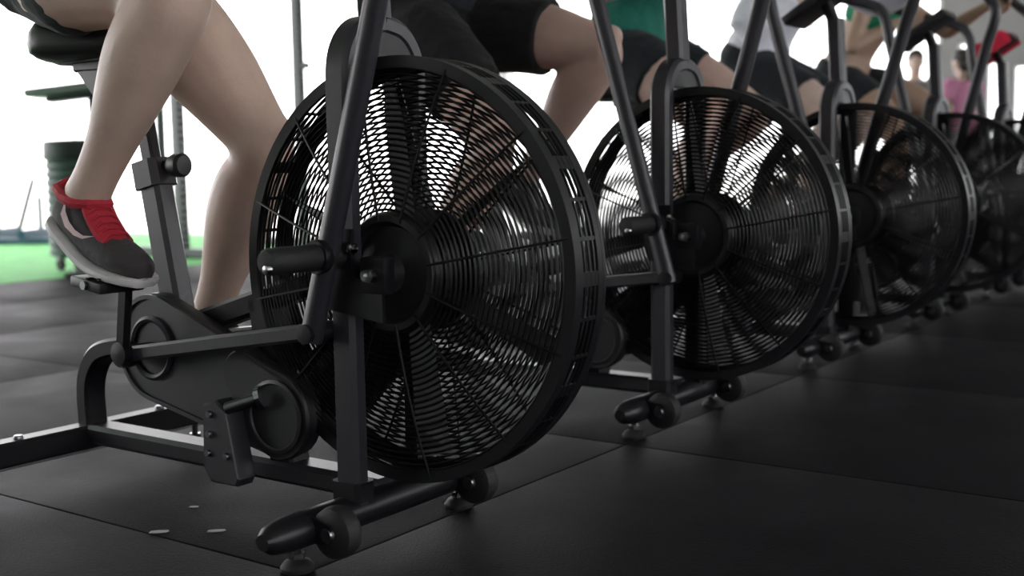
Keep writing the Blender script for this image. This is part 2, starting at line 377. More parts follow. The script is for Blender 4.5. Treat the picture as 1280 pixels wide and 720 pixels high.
    for sgn in (-1, 1):
        leg = [(fx, sgn*.085, .07), (fx, sgn*.085, .30), (fx, sgn*.085, .62)]+smooth_path([(fx, sgn*.085, .74), (fx, sgn*.083, .79), (fx, sgn*.068, .825), (fx, sgn*.040, .848), (fx, 0, .856)], 5)
        fk.bar(leg, .050, .034, .008, (1, 0, 0))
    fo = fk.build('fork', 'frame_satin', root)
    MB().prism([(-.075, .802), (.075, .802), (.060, .828), (.036, .848), (-.036, .848), (-.060, .828)], fx-.021, fx+.021, 'YZ', bev=.002).build('arch_gusset', 'frame_black', fo)
    MB().bar([(fx, 0, .85), (fx-.012, 0, 1.06)], .046, .046, .008).build('mast', 'frame_satin', root)
    for sgn in (-1, 1):
        MB().bar([(fx, sgn*.085, .086), (fx, sgn*.085, .118)], .062, .046, .008, (1, 0, 0)).build('leg_socket', 'frame_black', fo)
        MB().prism([(fx-.034, .53), (fx+.034, .53), (fx+.034, .455), (.03, .44), (.03, .475-.09), (fx-.02, .40), (fx-.034, .45)], sgn*.105-.004, sgn*.105+.004).build('axle_plate', 'frame_black', fo)
        MB().lathe((fx+.036, sgn*.110, .50), [(.001, -.010), (.008, -.008), (.009, 0), (.009, .006), (.001, .007)], 'Y', 12).build('bolt', 'chrome', fo)
        MB().box((.012, sgn*.098, HZ), (.052, .026, .058), bev=.005).build('bearing_block', 'frame_black', fo)
        MB().lathe((.012, sgn*.112, HZ), [(.001, -.010), (.010, -.008), (.012, 0), (.012, .006), (.001, .007)], 'Y', 6).build('axle_nut', 'steel_grey', fo)
    # --- fan cage
    R = .340
    for sgn in (-1, 1):
        g = MB(); nring = 26
        def yd(rr): return sgn*(.040+.020*(1-max(0, (rr-.12)/(.326-.12))**2) if rr > .12 else .060)
        for i in range(nring):
            rr = .092+(.322-.092)*i/(nring-1); g.ring((0, yd(rr), HZ), rr, .0022, seg=64, k=4)
        for i in range(12):
            a = 2*PI*(i+.35)/12
            g.tube([(rr*math.cos(a), yd(rr)+sgn*.002, HZ+rr*math.sin(a)) for rr in (.085, .12, .17, .22, .27, .30, .334)], .0024, 5, (0, 1, 0))
        go = g.build('cage_grille', 'wire_black', root); go['kind'] = 'stuff'
        rim = MB().ring((0, sgn*.038, HZ), .333, (.004, .0095), seg=96).ring((0, sgn*.031, HZ), R, (.010, .0022), seg=96)
        rim.build('cage_rim', 'frame_black', root, angle=50)
    bd = MB()
    for y in (-.013, 0, .013): bd.ring((0, y, HZ), R, .0022, seg=96, k=5)
    for i in range(36):
        a = 2*PI*i/36; bd.bar([((R)*math.cos(a), -.026, HZ+R*math.sin(a)), ((R)*math.cos(a), .026, HZ+R*math.sin(a))], .006 if i % 3 else .022, .003, .0005, (-math.sin(a), 0, math.cos(a)))
    bo = bd.build('cage_band', 'wire_black', root); bo['kind'] = 'stuff'
    # --- hub covers: stepped dish both sides
    for sgn in (-1, 1):
        MB().lathe((0, 0, HZ), [(.012, sgn*.083), (.028, sgn*.082), (.032, sgn*.056), (.074, sgn*.050), (.082, sgn*.062), (.093, sgn*.062), (.098, sgn*.054), (.098, sgn*.044), (.012, sgn*.043)], 'Y', 48).build('hub_cover', 'plastic_black', root)
    # --- rotor
    ro = MB().lathe((0, 0, HZ), [(.012, -.042), (.075, -.040), (.078, -.03), (.078, -.02), (.072, -.018), (.072, -.006), (.078, -.004), (.078, .006), (.072, .008), (.072, .02), (.078, .022), (.078, .036), (.012, .042)], 'Y', 40).build('fan_rotor', 'fan_metal', root)
    for i in range(6):
        a = 2*PI*(i+.62)/6; ca, sa = math.cos(a), math.sin(a)
        bl = MB(); w_ = []
        for rr, hw, tw in ((.07, .024, .002), (.16, .028, .004), (.25, .030, .008), (.305, .028, .014)):
            w_.append((rr, hw, tw))
        vs_ = []
        for (rr, hw, tw) in w_:
            for yy, off in ((-hw, -tw-.0012), (hw, tw-.0012), (hw, tw+.0012), (-hw, -tw+.0012)):
                vs_.append((rr*ca-off*sa, yy, HZ+rr*sa+off*ca))
        fs_ = []
        for q in range(3):
            for k in range(4): fs_.append((q*4+k, q*4+(k+1) % 4, q*4+4+(k+1) % 4, q*4+4+k))
        fs_ += [(3, 2, 1, 0), (12, 13, 14, 15)]
        MB().add(vs_, fs_).build('blade', 'fan_metal', ro, smooth=False)
    MB().lathe((0, 0, HZ), [(.002, -.115), (.009, -.115), (.009, .115), (.002, .115)], 'Y', 12).build('axle', 'steel_grey', root)
    # --- foot pegs
    for sgn in (-1, 1):
        pg = MB().lathe((PIV.x, 0, PIV.z), [(.004, sgn*.10), (.021, sgn*.10), (.021, sgn*.255), (.017, sgn*.262), (.004, sgn*.263)], 'Y', 20).build('foot_peg', 'rubber_black', root)
        MB().lathe((PIV.x+.008, 0, PIV.z-.010), [(.001, sgn*.270), (.006, sgn*.269), (.008, sgn*.262), (.001, sgn*.26)], 'Y', 10).build('peg_bolt', 'chrome', pg)
    # --- console
    co = MB().box((fx-.055, 0, 1.115), (.225, .17, .030), Matrix.Rotation(math.radians(-32), 3, 'Y'), bev=.008).build('console', 'plastic_black', root)
    rot = Matrix.Rotation(math.radians(-32), 3, 'Y')
    MB().box(V((fx-.055, 0, 1.115))+rot @ V((-.01, 0, .0155)), (.12, .11, .002), rot).build('screen', 'screen', co)
    MB().bar([(fx-.012, 0, 1.04), (fx-.04, 0, 1.11)], .04, .03, .005).build('console_stem', 'frame_black', co)
    return root
def lever_mesh():
    m = MB()
    path = [(0, 0, -.142), (0, 0, 0), (0, 0, .55)]+smooth_path([(0, 0, .60), (.004, 0, .68), (-.012, 0, .735), (-.06, 0, .775), (-.14, 0, .82)], 5)
    m.tube(path, (.0155, .0205), 14, (0, 1, 0)); return m.mesh('lever')
def grip_mesh():
    return MB().tube([(-.10, 0, .798), (-.30, 0, .908)], .0185, 16, (0, 1, 0)).lathe((-.30, 0, .908), [(.002, -.002), (.021, -.002), (.021, .006), (.002, .008)], 'X', 14).mesh('grip')
LEVER, GRIP = lever_mesh(), grip_mesh()
LEVER.materials.append(MATS['frame_satin']); GRIP.materials.append(MATS['grip_foam'])
CR = .142
def add_moving(root, th, swing):
    """th: crank angle of the right pedal (0 = forward, 90deg = up); swing: lean of the right lever, forward positive (deg)"""
    info = {}
    for sgn, name in ((-1, 'R'), (1, 'L')):
        a = th if sgn < 0 else th+PI
        lean = math.radians(swing if sgn < 0 else -swing)
        lv = bpy.data.objects.new('lever', LEVER); COL.objects.link(lv); lv.parent = root
        lv.location = (PIV.x, sgn*.132, PIV.z); lv.rotation_euler.y = lean
        gp = bpy.data.objects.new('grip', GRIP); COL.objects.link(gp); gp.parent = lv
        MB().lathe((0, sgn*.019, 0), [(.004, -.008), (.026, -.008), (.028, 0), (.026, .008), (.004, .008)], 'Y', 20).build('pivot_boss', 'frame_black', lv)
        rotm = Matrix.Rotation(lean, 3, 'Y')
        base = V((PIV.x, sgn*.132, PIV.z))
        info['grip'+name] = (base+rotm @ V((-.20, 0, .853)), rotm @ V((-.876, 0, .482)))
        low = base+rotm @ V((0, 0, -.130))
        # crank arm
        ped = BB+V((CR*math.cos(a), 0, CR*math.sin(a))); hubc = BB.copy()
        yc = sgn*.126
        arm = MB().bar([(hubc.x-.02*math.cos(a), yc, hubc.z-.02*math.sin(a)), (ped.x+.012*math.cos(a), yc+sgn*.012, ped.z+.012*math.sin(a))], .016, .030, .005)
        ao = arm.build('crank_arm', 'frame_black', root)
        MB().lathe((hubc.x, 0, hubc.z), [(.003, sgn*.030), (.014, sgn*.030), (.014, sgn*.118), (.022, sgn*.119), (.022, sgn*.138), (.004, sgn*.140)], 'Y', 18).build('crank_boss', 'frame_black', ao)
        # pedal
        yp = sgn*.176
        pd = MB().box((ped.x, yp, ped.z), (.088, .095, .020), Matrix.Rotation(math.radians(8), 3, 'Y'), bev=.005).build('pedal', 'plastic_black', root)
        MB().lathe((ped.x, 0, ped.z), [(.002, sgn*.13), (.008, sgn*.13), (.008, sgn*.228), (.002, sgn*.228)], 'Y', 12).build('spindle', 'steel_grey', pd)
        for q in (-.034, 0, .034):
            MB().box((ped.x+q, yp, ped.z+.011), (.006, .086, .004)).build('tread', 'rubber_black', pd)
        info['ped'+name] = V((ped.x, yp, ped.z+.014))
        # link rod to the lever foot
        pin = BB+V((.030*math.cos(a+PI/2+.5), sgn*.098, .030*math.sin(a+PI/2+.5)))
        lk = MB().bar([pin, V((low.x-.012, sgn*.108, low.z))], .042, .028, .005).build('link_rod', 'frame_satin', root)
        MB().lathe((low.x, 0, low.z), [(.003, sgn*.088), (.016, sgn*.088), (.016, sgn*.152), (.003, sgn*.153)], 'Y', 16).build('rod_end', 'frame_black', lk)
        MB().lathe((pin.x, pin.y, pin.z), [(.003, -.016), (.024, -.016), (.026, 0), (.024, .016), (.003, .016)], 'Y', 20).build('rod_bearing', 'frame_black', lk)
    return info
PHASES = [(math.radians(76), 17), (math.radians(-98), -16), (math.radians(-35), -16), (math.radians(-20), -14), (math.radians(-60), -11)]
BL = ['black air bike nearest the camera, its whole fan cage in full view',
      'second black air bike, just behind the largest fan cage',
      'third black air bike, middle of the row',
      'fourth black air bike, its dark mast standing beside the blurred pink shirt',
      'farthest black air bike, cut by the right edge, red cloth on its console']
proto = make_bike(); BIKES = []
for k in range(5):
    BIKES.append(proto if k == 0 else copy_tree(proto))
INFO = []
for k, b in enumerate(BIKES):
    tag(b, BL[k], 'exercise bike', 'air bikes in a row')
    INFO.append(add_moving(b, *PHASES[k]))
    b.location = (0, S*k, 0)

# ------------------------------------------------------------------ people
def remesh(mb, name, m, parent, voxel=.008, iters=6, wr=0.):
    me = mb.mesh(name+'_src'); o = bpy.data.objects.new(name, me); COL.objects.link(o)
    rm = o.modifiers.new('r', 'REMESH'); rm.mode = 'VOXEL'; rm.voxel_size = voxel
    sm = o.modifiers.new('s', 'SMOOTH'); sm.factor = .5; sm.iterations = iters
    if wr:
        tx = bpy.data.textures.new(name+'_folds', 'CLOUDS'); tx.noise_scale = .06
        dm = o.modifiers.new('d', 'DISPLACE'); dm.texture = tx; dm.strength = wr; dm.mid_level = .5; dm.texture_coords = 'LOCAL'
    dg = bpy.context.evaluated_depsgraph_get(); dg.update()
    nm = bpy.data.meshes.new_from_object(o.evaluated_get(dg)); nm.name = name
    o.modifiers.clear(); o.data = nm; bpy.data.meshes.remove(me)
    nm.polygons.foreach_set('use_smooth', [True]*len(nm.polygons)); nm.materials.clear(); nm.materials.append(MATS[m])
    o.parent = parent; return o
def limb(mb, pts, seg=16, inflate=0., ref=(0, 1, 0)):
    """pts: (Vector, ra) or (Vector, ra, rb); smooth loft with rounded ends"""
    P = [V(p[0]) for p in pts]; ra = [p[1]+inflate for p in pts]; rb = [(p[2] if len(p) > 2 else p[1])+inflate for p in pts]
    Q = smooth_path(P, 5); A = smooth_path([(x, 0, 0) for x in ra], 5); B = smooth_path([(x, 0, 0) for x in rb], 5)
    sc = [(A[i].x, B[i].x) for i in range(len(Q))]
    mb.sweep(Q, [(math.cos(2*PI*m/seg), math.sin(2*PI*m/seg)) for m in range(seg)], ref, scales=sc)
def ik(a, b, l1, l2, pole):
    a, b = V(a), V(b); dv = b-a; D = min(dv.length, (l1+l2)*.999); n = dv.normalized(); x = (l1*l1-l2*l2+D*D)/(2*D); h = math.sqrt(max(0, l1*l1-x*x))
    p = V(pole); p = (p-n*p.dot(n)).normalized(); return a+n*x+p*h
def foot_map(ball, pitch, bend, yaw):
    """local foot frame: x heel(0)->toe(.285), y side, z up; ball at x=.195,z=0; heel part bends up by bend"""
    cy, sy = math.cos(yaw), math.sin(yaw); cp, sp = math.cos(pitch), math.sin(pitch)
    def f(x, y, z):
        dx = x-.185
        if dx < 0 and bend:
            e = min(1, -dx/.06); a = bend*(e*.5 if e < 1 else 1-.5*.06/(-dx))
            ca, sa = math.cos(a), math.sin(a); dx, z = dx*ca+z*sa, -dx*sa+z*ca
        X, Z = dx*cp+z*sp, -dx*sp+z*cp
        return V(ball)+V((X*cy-y*sy, X*sy+y*cy, Z))
    return f
SHOE = [(.000, .020, .058), (.012, .030, .068), (.04, .036, .074), (.08, .037, .082), (.12, .0385, .082), (.16, .042, .070), (.20, .0465, .058), (.235, .045, .049), (.262, .036, .041), (.280, .018, .030)]
def make_shoe(parent, ball, pitch, bend, yaw, side, cols, detail=True):
    f = foot_map(ball, pitch, bend, yaw); z0 = .018; n = 16
    def ringpts(x, hw, h, y_c=0, grow=0., zb=z0-.004):
        out = []
        for k in range(n):
            a = 2*PI*k/n; ca, sa = math.cos(a), math.sin(a)
            yy = (hw+grow)*math.copysign(abs(ca)**.75, ca); zz = zb+(h)*(.5+.5*math.copysign(abs(sa)**.8, sa))
            yy *= 1-.38*max(0, (zz-zb)/h)**1.5
            out.append(f(x, yy+y_c, zz))
        return out
    def loft(rings_):
        m = MB(); m.v = [tuple(p) for r_ in rings_ for p in r_]
        for i in range(len(rings_)-1):
            for k in range(n): m.f.append((i*n+k, i*n+(k+1) % n, (i+1)*n+(k+1) % n, (i+1)*n+k))
        m.f.append(tuple(range(n))[::-1]); m.f.append(tuple((len(rings_)-1)*n+k for k in range(n))); return m
    cv = lambda x: -side*.010*math.sin(max(0, x-.1)/.19*PI*.5)
    # dense stations
    st = []
    for i in range(len(SHOE)-1):
        for j in range(3):
            t = j/3; a, b = SHOE[i], SHOE[i+1]; st.append(tuple(a[q]+(b[q]-a[q])*t for q in range(3)))
    st.append(SHOE[-1])
    sh = loft([ringpts(x, hw, h, cv(x)) for x, hw, h in st]).build('shoe', cols[0], parent, angle=60)
    so = loft([[f(x, yy, zz) for yy, zz in [((hw+.006)*math.copysign(abs(math.cos(2*PI*k/n))**.6, math.cos(2*PI*k/n))+cv(x), .009+.009*math.copysign(abs(math.sin(2*PI*k/n))**.5, math.sin(2*PI*k/n))) for k in range(n)]] for x, hw, h in st])
    so.build('sole', cols[2], sh, angle=50)
    if not detail: return f
    # padded collar
    m = MB(); pts = [f(x, y, z) for x, y, z in ((-.002, 0, .086), (.010, .026, .082), (.045, .034, .084), (.085, .033, .094), (.112, .020, .106), (.118, 0, .110), (.112, -.020, .106), (.085, -.033, .094), (.045, -.034, .084), (.010, -.026, .082))]
    m.tube(pts, .0105, 8, (0, 0, 1), closed=True).build('collar', cols[1], sh)
    # tongue and lace stays
    m = MB(); rows = []
    for x, hw, z in ((.100, .030, .118), (.115, .031, .108), (.13, .031, .101), (.16, .031, .089), (.19, .029, .077), (.215, .020, .067)):
        rows.append([f(x, hw*q+cv(x), z-.006*abs(q)**2*1.6) for q in (-1, -.5, 0, .5, 1)])
    vs_ = [p for r_ in rows for p in r_]; vs2 = [p-V((0, 0, .012)) for p in vs_]; nn = len(vs_); fs_ = []
    for i in range(len(rows)-1):
        for k in range(4): fs_ += [(i*5+k, i*5+k+1, i*5+6+k, i*5+5+k), (nn+i*5+k, nn+i*5+5+k, nn+i*5+6+k, nn+i*5+k+1)]
    for i in range(len(rows)-1):
        for k in (0, 4): fs_.append((i*5+k, i*5+5+k, nn+i*5+5+k, nn+i*5+k))
    m.add(vs_+vs2, fs_).build('tongue', cols[1], sh)
    for x, z in ((.128, .105), (.145, .099), (.162, .0915), (.179, .0845), (.196, .078)):
        MB().tube([f(x-.004, -.030+cv(x), z-.016), f(x, -.015+cv(x), z), f(x, .015+cv(x), z), f(x-.004, .030+cv(x), z-.016)], .0032, 6).build('lace', cols[1], sh)
    # side tick on the outer flank
    y_s = side*1.0
    def flank(x, z):
        q = min(SHOE, key=lambda s_: abs(s_[0]-x)); hw = q[1]
        for i in range(len(SHOE)-1):
            if SHOE[i][0] <= x <= SHOE[i+1][0]:
                t = (x-SHOE[i][0])/(SHOE[i+1][0]-SHOE[i][0]); hw = SHOE[i][1]+(SHOE[i+1][1]-SHOE[i][1])*t; hh = SHOE[i][2]+(SHOE[i+1][2]-SHOE[i][2])*t
        tt = max(0, min(1, (z-.02)/hh)); ca = max(.1, 1-(abs(2*tt-1)**(1/.8))**2)**.5
        return f(x, y_s*(hw*ca**.75*(1-.38*tt**1.5)+.0025)+cv(x), z)
    top = [(.045, .078), (.062, .066), (.085, .058), (.11, .056), (.14, .060), (.172, .070)]
    bot = [(.045, .078), (.052, .054), (.075, .042), (.11, .045), (.14, .054), (.172, .070)]
    vs_ = [flank(*p) for p in top]+[flank(*p) for p in bot]
    MB().add(vs_, [(i, i+1, 7+i, 6+i) for i in range(5)]).build('side_tick', cols[3], sh)
    return f
def hand(mb, grip, g, wrist, sgn):
    g = V(g).normalized(); p = (V(wrist)-V(grip)); p = (p-g*p.dot(g)).normalized(); n = g.cross(p)
    if n.z < 0: n = -n
    c = V(grip)
    limb(mb, [(V(wrist), .026, .020), (c+p*.055, .036, .018), (c+p*.030+n*.006, .040, .016)], 12, ref=g)
    for q, (off, ln) in enumerate(((-.032, .9), (-.011, 1), (.011, .96), (.031, .85))):
        pts = []
        for t in (0, .25, .5, .75, 1):
            a = math.radians(10+215*ln*t); pts.append((c+g*off+(p*math.cos(a)+n*math.sin(a))*.0275, .0095-.002*t))
        limb(mb, pts, 8, ref=g)
    pts = []
    for t in (0, .35, .7, 1):
        a = math.radians(-5-120*t); pts.append((c+g*(-.042+.02*t)+(p*math.cos(a)+n*math.sin(a))*.030, .0115-.002*t))
    limb(mb, pts, 8, ref=g)
def head(mb, neck_top, c, fwd):
    """adds head volume with face; c centre of head, fwd unit facing"""
    f = V(fwd).normalized(); s_ = V((0, 0, 1)).cross(f).normalized(); up = f.cross(s_)
    R3 = Matrix((f, s_, up)).transposed()
    mb.ellipsoid(c+up*.025, (.098, .077, .100), 18, 12, R3)
    mb.ellipsoid(c+f*.025-up*.045, (.066, .058, .075), 16, 10, R3)
    mb.ellipsoid(c+f*.055-up*.095, (.032, .034, .024), 12, 8, R3)
    mb.ellipsoid(c+f*.103-up*.018, (.016, .014, .026), 10, 8, R3)
    mb.ellipsoid(c+f*.112-up*.030, (.014, .015, .010), 10, 8, R3)
    mb.ellipsoid(c+f*.086-up*.062, (.014, .026, .008), 10, 6, R3)
    mb.ellipsoid(c+f*.088+up*.026, (.014, .050, .012), 12, 6, R3)
    for q in (-1, 1): mb.ellipsoid(c+s_*(q*.078)-up*.008-f*.008, (.022, .010, .032), 10, 8, R3)
    return R3
def face_parts(root, c, R3, hairm, longhair=False):
    f, s_, up = R3.col[0], R3.col[1], R3.col[2]
    for q in (-1, 1):
        e = MB().ellipsoid(c+f*.081+s_*(q*.031)+up*.006, (.012, .013, .0095), 12, 8, R3).build('eye', 'eye_white', root)
        MB().ellipsoid(c+f*.0915+s_*(q*.031)+up*.006, (.0028, .0055, .0055), 10, 6, R3).build('iris', 'eye_iris', e)
    h = MB().ellipsoid(c+up*.050-f*.012, (.104, .088, .096), 18, 12, R3)
    h.ellipsoid(c-f*.05-up*.015, (.058, .074, .085), 14, 10, R3)
    if longhair:
        limb(h, [(c-f*.085+up*.02, .03), (c-f*.13-up*.03, .034), (c-f*.125-up*.13, .026), (c-f*.115-up*.2, .012)], 10)
    remesh(h, 'hair', hairm, root, .009, 3)
def rider(k, label, skinm, shorts, shirt, hairm, shoes, foot, female=False, crop=False, sleeve=.55, leg=1.0, bulk=1.12, shirt_hem=None, shorts_len=.55, voxel=.0075, hipx=-.80):
    base = BIKES[k].location; info = INFO[k]
    root = empty('person', (0, 0, 0)); tag(root, label, 'person', 'riders on the air bikes')
    B = MB(); SH = MB(); TS = MB()
    Cp = V((hipx-.03, 0, 1.025))+base
    for sgn, nm in ((-1, 'R'), (1, 'L')):
        hip = V((hipx, sgn*.088, 1.005))+base
        pitch, bend, yaw = foot[nm]
        ball = info['ped'+nm]+base+V((.0, -sgn*.004, .0))
        f = make_shoe(root, ball, math.radians(pitch), math.radians(bend), math.radians(-sgn*-yaw), sgn, shoes, detail=(k < 2))
        ank = f(.070, 0, .105)
        l1, l2 = .462*leg, .435*leg
        knee = ik(hip, ank, l1, l2, (1, sgn*.08, .35))
        sd_ = (ank-knee).normalized(); td = (knee-hip).normalized()
        fw = V((1, 0, 0)); bk = (-(fw-sd_*fw.dot(sd_))).normalized()      # calf side
        fr = (V((1, 0, 1))-td*V((1, 0, 1)).dot(td)).normalized()          # quad side
        s1 = 1.0
        TH = [(hip-td*.05+V((0, -sgn*.01, 0)), .086, .088), (hip+td*.06*leg, .094, .096), (hip+td*.17*leg+fr*.010, .090, .093), (hip+td*.28*leg+fr*.010, .079, .082), (hip+td*.37*leg+fr*.004, .066, .067), (knee-td*.035, .058, .059)]
        TH = [(a_, b_*(.5+.5*bulk), c_*(.5+.5*bulk)) for a_, b_, c_ in TH]
        limb(B, TH+[(knee+fr*.004+sd_*.005, .055*bulk, .057*bulk)])
        limb(B, [(a_, b_*bulk, c_*bulk) for a_, b_, c_ in [(knee-td*.03, .054, .056), (knee+sd_*.04+bk*.004, .052, .054), (knee+sd_*.10*leg+bk*.014, .0555, .062), (knee+sd_*.165*leg+bk*.015, .054, .060), (knee+sd_*.24*leg+bk*.008, .046, .050), (knee+sd_*.32*leg+bk*.001, .036, .038), (ank-sd_*.035, .031, .035), (ank+sd_*.015, .033, .038)]])
        B.ellipsoid(knee+fr*.030+V((.008, 0, 0)), (.028, .027, .030), 12, 8)      # kneecap
        for q in (-1, 1): B.ellipsoid(ank+V((0, q*.027, .0)), (.014, .012, .014), 10, 6)
        limb(B, [(ank, .032, .036), (f(.06, 0, .06), .026, .032), (f(.14, 0, .052), .026, .022), (f(.22, 0, .042), .022, .014)], 12)
        L = shorts_len
        T2 = [(hip-td*.06+V((0, -sgn*.012, 0)), .090, .094), (hip+td*.06*leg, .100, .104), (hip+td*(.06+.5*(L*.46-.06))*leg+fr*.010, .098, .102), (hip+td*(L*.46)*leg+fr*.010, .096, .099)]
        limb(SH, T2, 18, .006)
        if k < 2 or True:
            pass
        # arms
        gc, gd = info['grip'+nm]; gc = gc+base
        sh_ = V((hipx+.17, sgn*(.165 if female else .185), 1.415))+base
        wr_ = gc+V((-.075, sgn*.006, -.008))+V((0, 0, -.012))
        el = ik(sh_, wr_, .30, .265, (-.45, sgn*.55, -.8))
        wr_ = wr_ if (wr_-el).length < .27 else el+(wr_-el).normalized()*.268
        ms = .86 if female else 1.0
        limb(B, [(sh_+V((-.01, -sgn*.05, .0)), .055*ms), (sh_, .060*ms), (sh_.lerp(el, .35), .050*ms), (sh_.lerp(el, .7), .044*ms), (el, .040*ms), (el.lerp(wr_, .3), .042*ms), (el.lerp(wr_, .7), .033*ms), (wr_, .026*ms)])
        hand(B, gc, gd, wr_, sgn)
        if not crop:
            limb(TS, [(sh_+V((-.01, -sgn*.06, .0)), .060*ms), (sh_, .068*ms), (sh_.lerp(el, .35), .062*ms), (sh_.lerp(el, min(1, sleeve)), .060*ms)]+([(el.lerp(wr_, .35), .054*ms), (el.lerp(wr_, sleeve-1), .046*ms)] if sleeve > 1 else []), 16, .004)
    # torso
    ch = V((hipx+.13, 0, 1.33))+base; nk = V((hipx+.20, 0, 1.49))+base
    wst = V((hipx+.035, 0, 1.165))+base; ww = .128 if female else .148
    TOR = [(Cp+V((-.03, 0, -.055)), .115, .09), (Cp, .165, .118), (Cp.lerp(wst, .55), .155, .108), (wst, ww, .098), (wst.lerp(ch, .6), ww+.016, .108), (ch, .172*(.93 if female else 1), .115), (ch.lerp(nk, .55), .150, .092), (nk-V((.01, 0, .02)), .075, .066)]
    limb(B, TOR, 20)
    hd = V((hipx+.26, 0, 1.66))+base
    limb(B, [(nk-V((.015, 0, .05)), .062), (nk, .055), (hd-V((.02, 0, .05)), .055)], 14)
    R3 = head(B, nk, hd, (1, 0, -.12))
    remesh(B, 'body', skinm, root, voxel, 5)
    face_parts(root, hd, R3, hairm, female)
    limb(SH, [(Cp+V((-.03, 0, -.06)), .120, .094), (Cp, .170, .124), (Cp.lerp(wst, .45), .164, .114)], 20, .008)
    SH.ellipsoid(Cp+V((-.05, 0, -.035)), (.125, .165, .075), 16, 10)
    remesh(SH, 'shorts', shorts, root, voxel, 4, .012)
    i0 = 4 if crop else 2
    tor2 = [(p[0], p[1]+.004, p[2]+.004) for p in TOR[i0-0:]]
    if not crop: tor2[0] = (Cp.lerp(wst, .42), .166, .120)
    else: tor2[0] = (wst.lerp(ch, .62), ww+.02, .110)
    limb(TS, tor2[:-1]+[(nk-V((.012, 0, .035)), .085, .075)], 20, .009)
    remesh(TS, 'shirt', shirt, root, voxel, 4, .012)
    return root
C_SHOE = ('shoe_charcoal', 'shoe_red', 'shoe_sole', 'shoe_pink')
B_SHOE = ('shoe_black', 'cloth_grey', 'shoe_sole', 'cloth_white')
rider(0, 'rider nearest the camera in dark green shorts and charcoal and red running shoes', 'skin_tan', 'cloth_darkgreen', 'cloth_grey', 'hair_dark', C_SHOE, {'R': (12, 20, 4), 'L': (10, 6, 4)}, bulk=1.2, shorts_len=.30)
rider(1, 'rider in black shorts on the second air bike, knee raised beside the lever', 'skin_light', 'cloth_black', 'cloth_navy', 'hair_brown', B_SHOE, {'R': (10, 5, 4), 'L': (10, 26, 4)}, shorts_len=.62)
rider(2, 'rider in teal top and black shorts on the third air bike', 'skin_light', 'cloth_navy', 'cloth_teal', 'hair_dark', B_SHOE, {'R': (6, 4, 4), 'L': (14, 22, 4)}, shorts_len=.45, voxel=.009)
rider(3, 'rider in a white shirt and black shorts on the fourth air bike', 'skin_pale', 'cloth_navy', 'cloth_white', 'hair_brown', B_SHOE, {'R': (6, 4, 4), 'L': (14, 22, 4)}, sleeve=1.8, shorts_len=.62, voxel=.009)
rider(4, 'rider in a green cropped top and black shorts on the farthest air bike', 'skin_brown', 'cloth_navy', 'cloth_green', 'hair_dark', B_SHOE, {'R': (6, 4, 4), 'L': (14, 22, 4)}, female=True, crop=True, shorts_len=.40, voxel=.009)
def stander(loc, face, label, skinm, shirt, pants, hairm, sc=1.0, female=False):
    root = empty('person', loc, face); root.scale = (sc,)*3; tag(root, label, 'person', 'people standing far behind')
    B = MB(); P = MB(); T = MB()
    for s_ in (-1, 1):
        hip = V((0, s_*.09, .92)); kn = V((.015, s_*.10, .49)); an = V((-.01, s_*.105, .09))
        limb(B, [(hip, .085), (hip.lerp(kn, .4), .080), (kn, .056), (kn.lerp(an, .3)+V((-.012, 0, 0)), .056), (an, .036)])
        limb(B, [(an, .036), (V((.06, s_*.108, .045)), .034, .03), (V((.14, s_*.112, .03)), .03, .022)], 12)
        limb(P, [(hip+V((0, 0, .03)), .092), (hip.lerp(kn, .4), .088), (kn, .066), (kn.lerp(an, .5), .062), (an, .055)], 16, .006)
        shd = V((-.01, s_*.185, 1.42)); el = V((-.02, s_*.235, 1.13)); wr_ = V((.05, s_*.245, .88))
        limb(B, [(shd+V((0, -s_*.06, 0)), .05), (shd, .056), (shd.lerp(el, .5), .045), (el, .039), (el.lerp(wr_, .3), .040), (wr_, .027)])
        limb(B, [(wr_, .027, .022), (wr_+V((.01, 0, -.06)), .022, .038), (wr_+V((.014, 0, -.095)), .014, .036)], 12, ref=(0, 1, 0))
        for q, (dx, ln) in enumerate(((-.026, .060), (-.008, .075), (.010, .080), (.028, .070))):
            b0 = wr_+V((.016+dx, 0, -.095)); limb(B, [(b0, .009), (b0+V((.004, -s_*.008, -ln*.55)), .0085), (b0+V((.006, -s_*.022, -ln)), .007)], 8)
        b0 = wr_+V((.032, -s_*.004, -.045)); limb(B, [(b0, .012), (b0+V((.022, -s_*.012, -.028)), .011), (b0+V((.028, -s_*.018, -.058)), .009)], 8)
        limb(T, [(shd+V((0, -s_*.06, 0)), .058), (shd, .064), (shd.lerp(el, .55), .056)], 14, .005)
        make_shoe(root, V((.105, s_*.11, .004)), 0, 0, 0, s_, B_SHOE, False)
    tor = [(V((0, 0, .88)), .14, .10), (V((0, 0, .98)), .162, .112), (V((0, 0, 1.12)), .135, .098), (V((.01, 0, 1.28)), .165, .115), (V((0, 0, 1.41)), .15, .09), (V((0, 0, 1.48)), .07, .065)]
    limb(B, tor, 20, ref=(0, 1, 0)); limb(B, [(V((0, 0, 1.43)), .06), (V((.0, 0, 1.50)), .054), (V((.01, 0, 1.58)), .055)], 14)
    hd = V((.02, 0, 1.645)); R3 = head(B, None, hd, (1, 0, 0))
    remesh(B, 'body', skinm, root, .008, 4); face_parts(root, hd, R3, hairm, female)
    limb(P, [(V((0, 0, .87)), .145, .105), (V((0, 0, 1.0)), .165, .115)], 18, .008); remesh(P, 'trousers', pants, root, .01, 4)
    limb(T, [(V((0, 0, .95)), .165, .118)]+tor[2:-1]+[(V((0, 0, 1.455)), .085, .07)], 20, .010); remesh(T, 'shirt', shirt, root, .01, 4, .01)
    return root
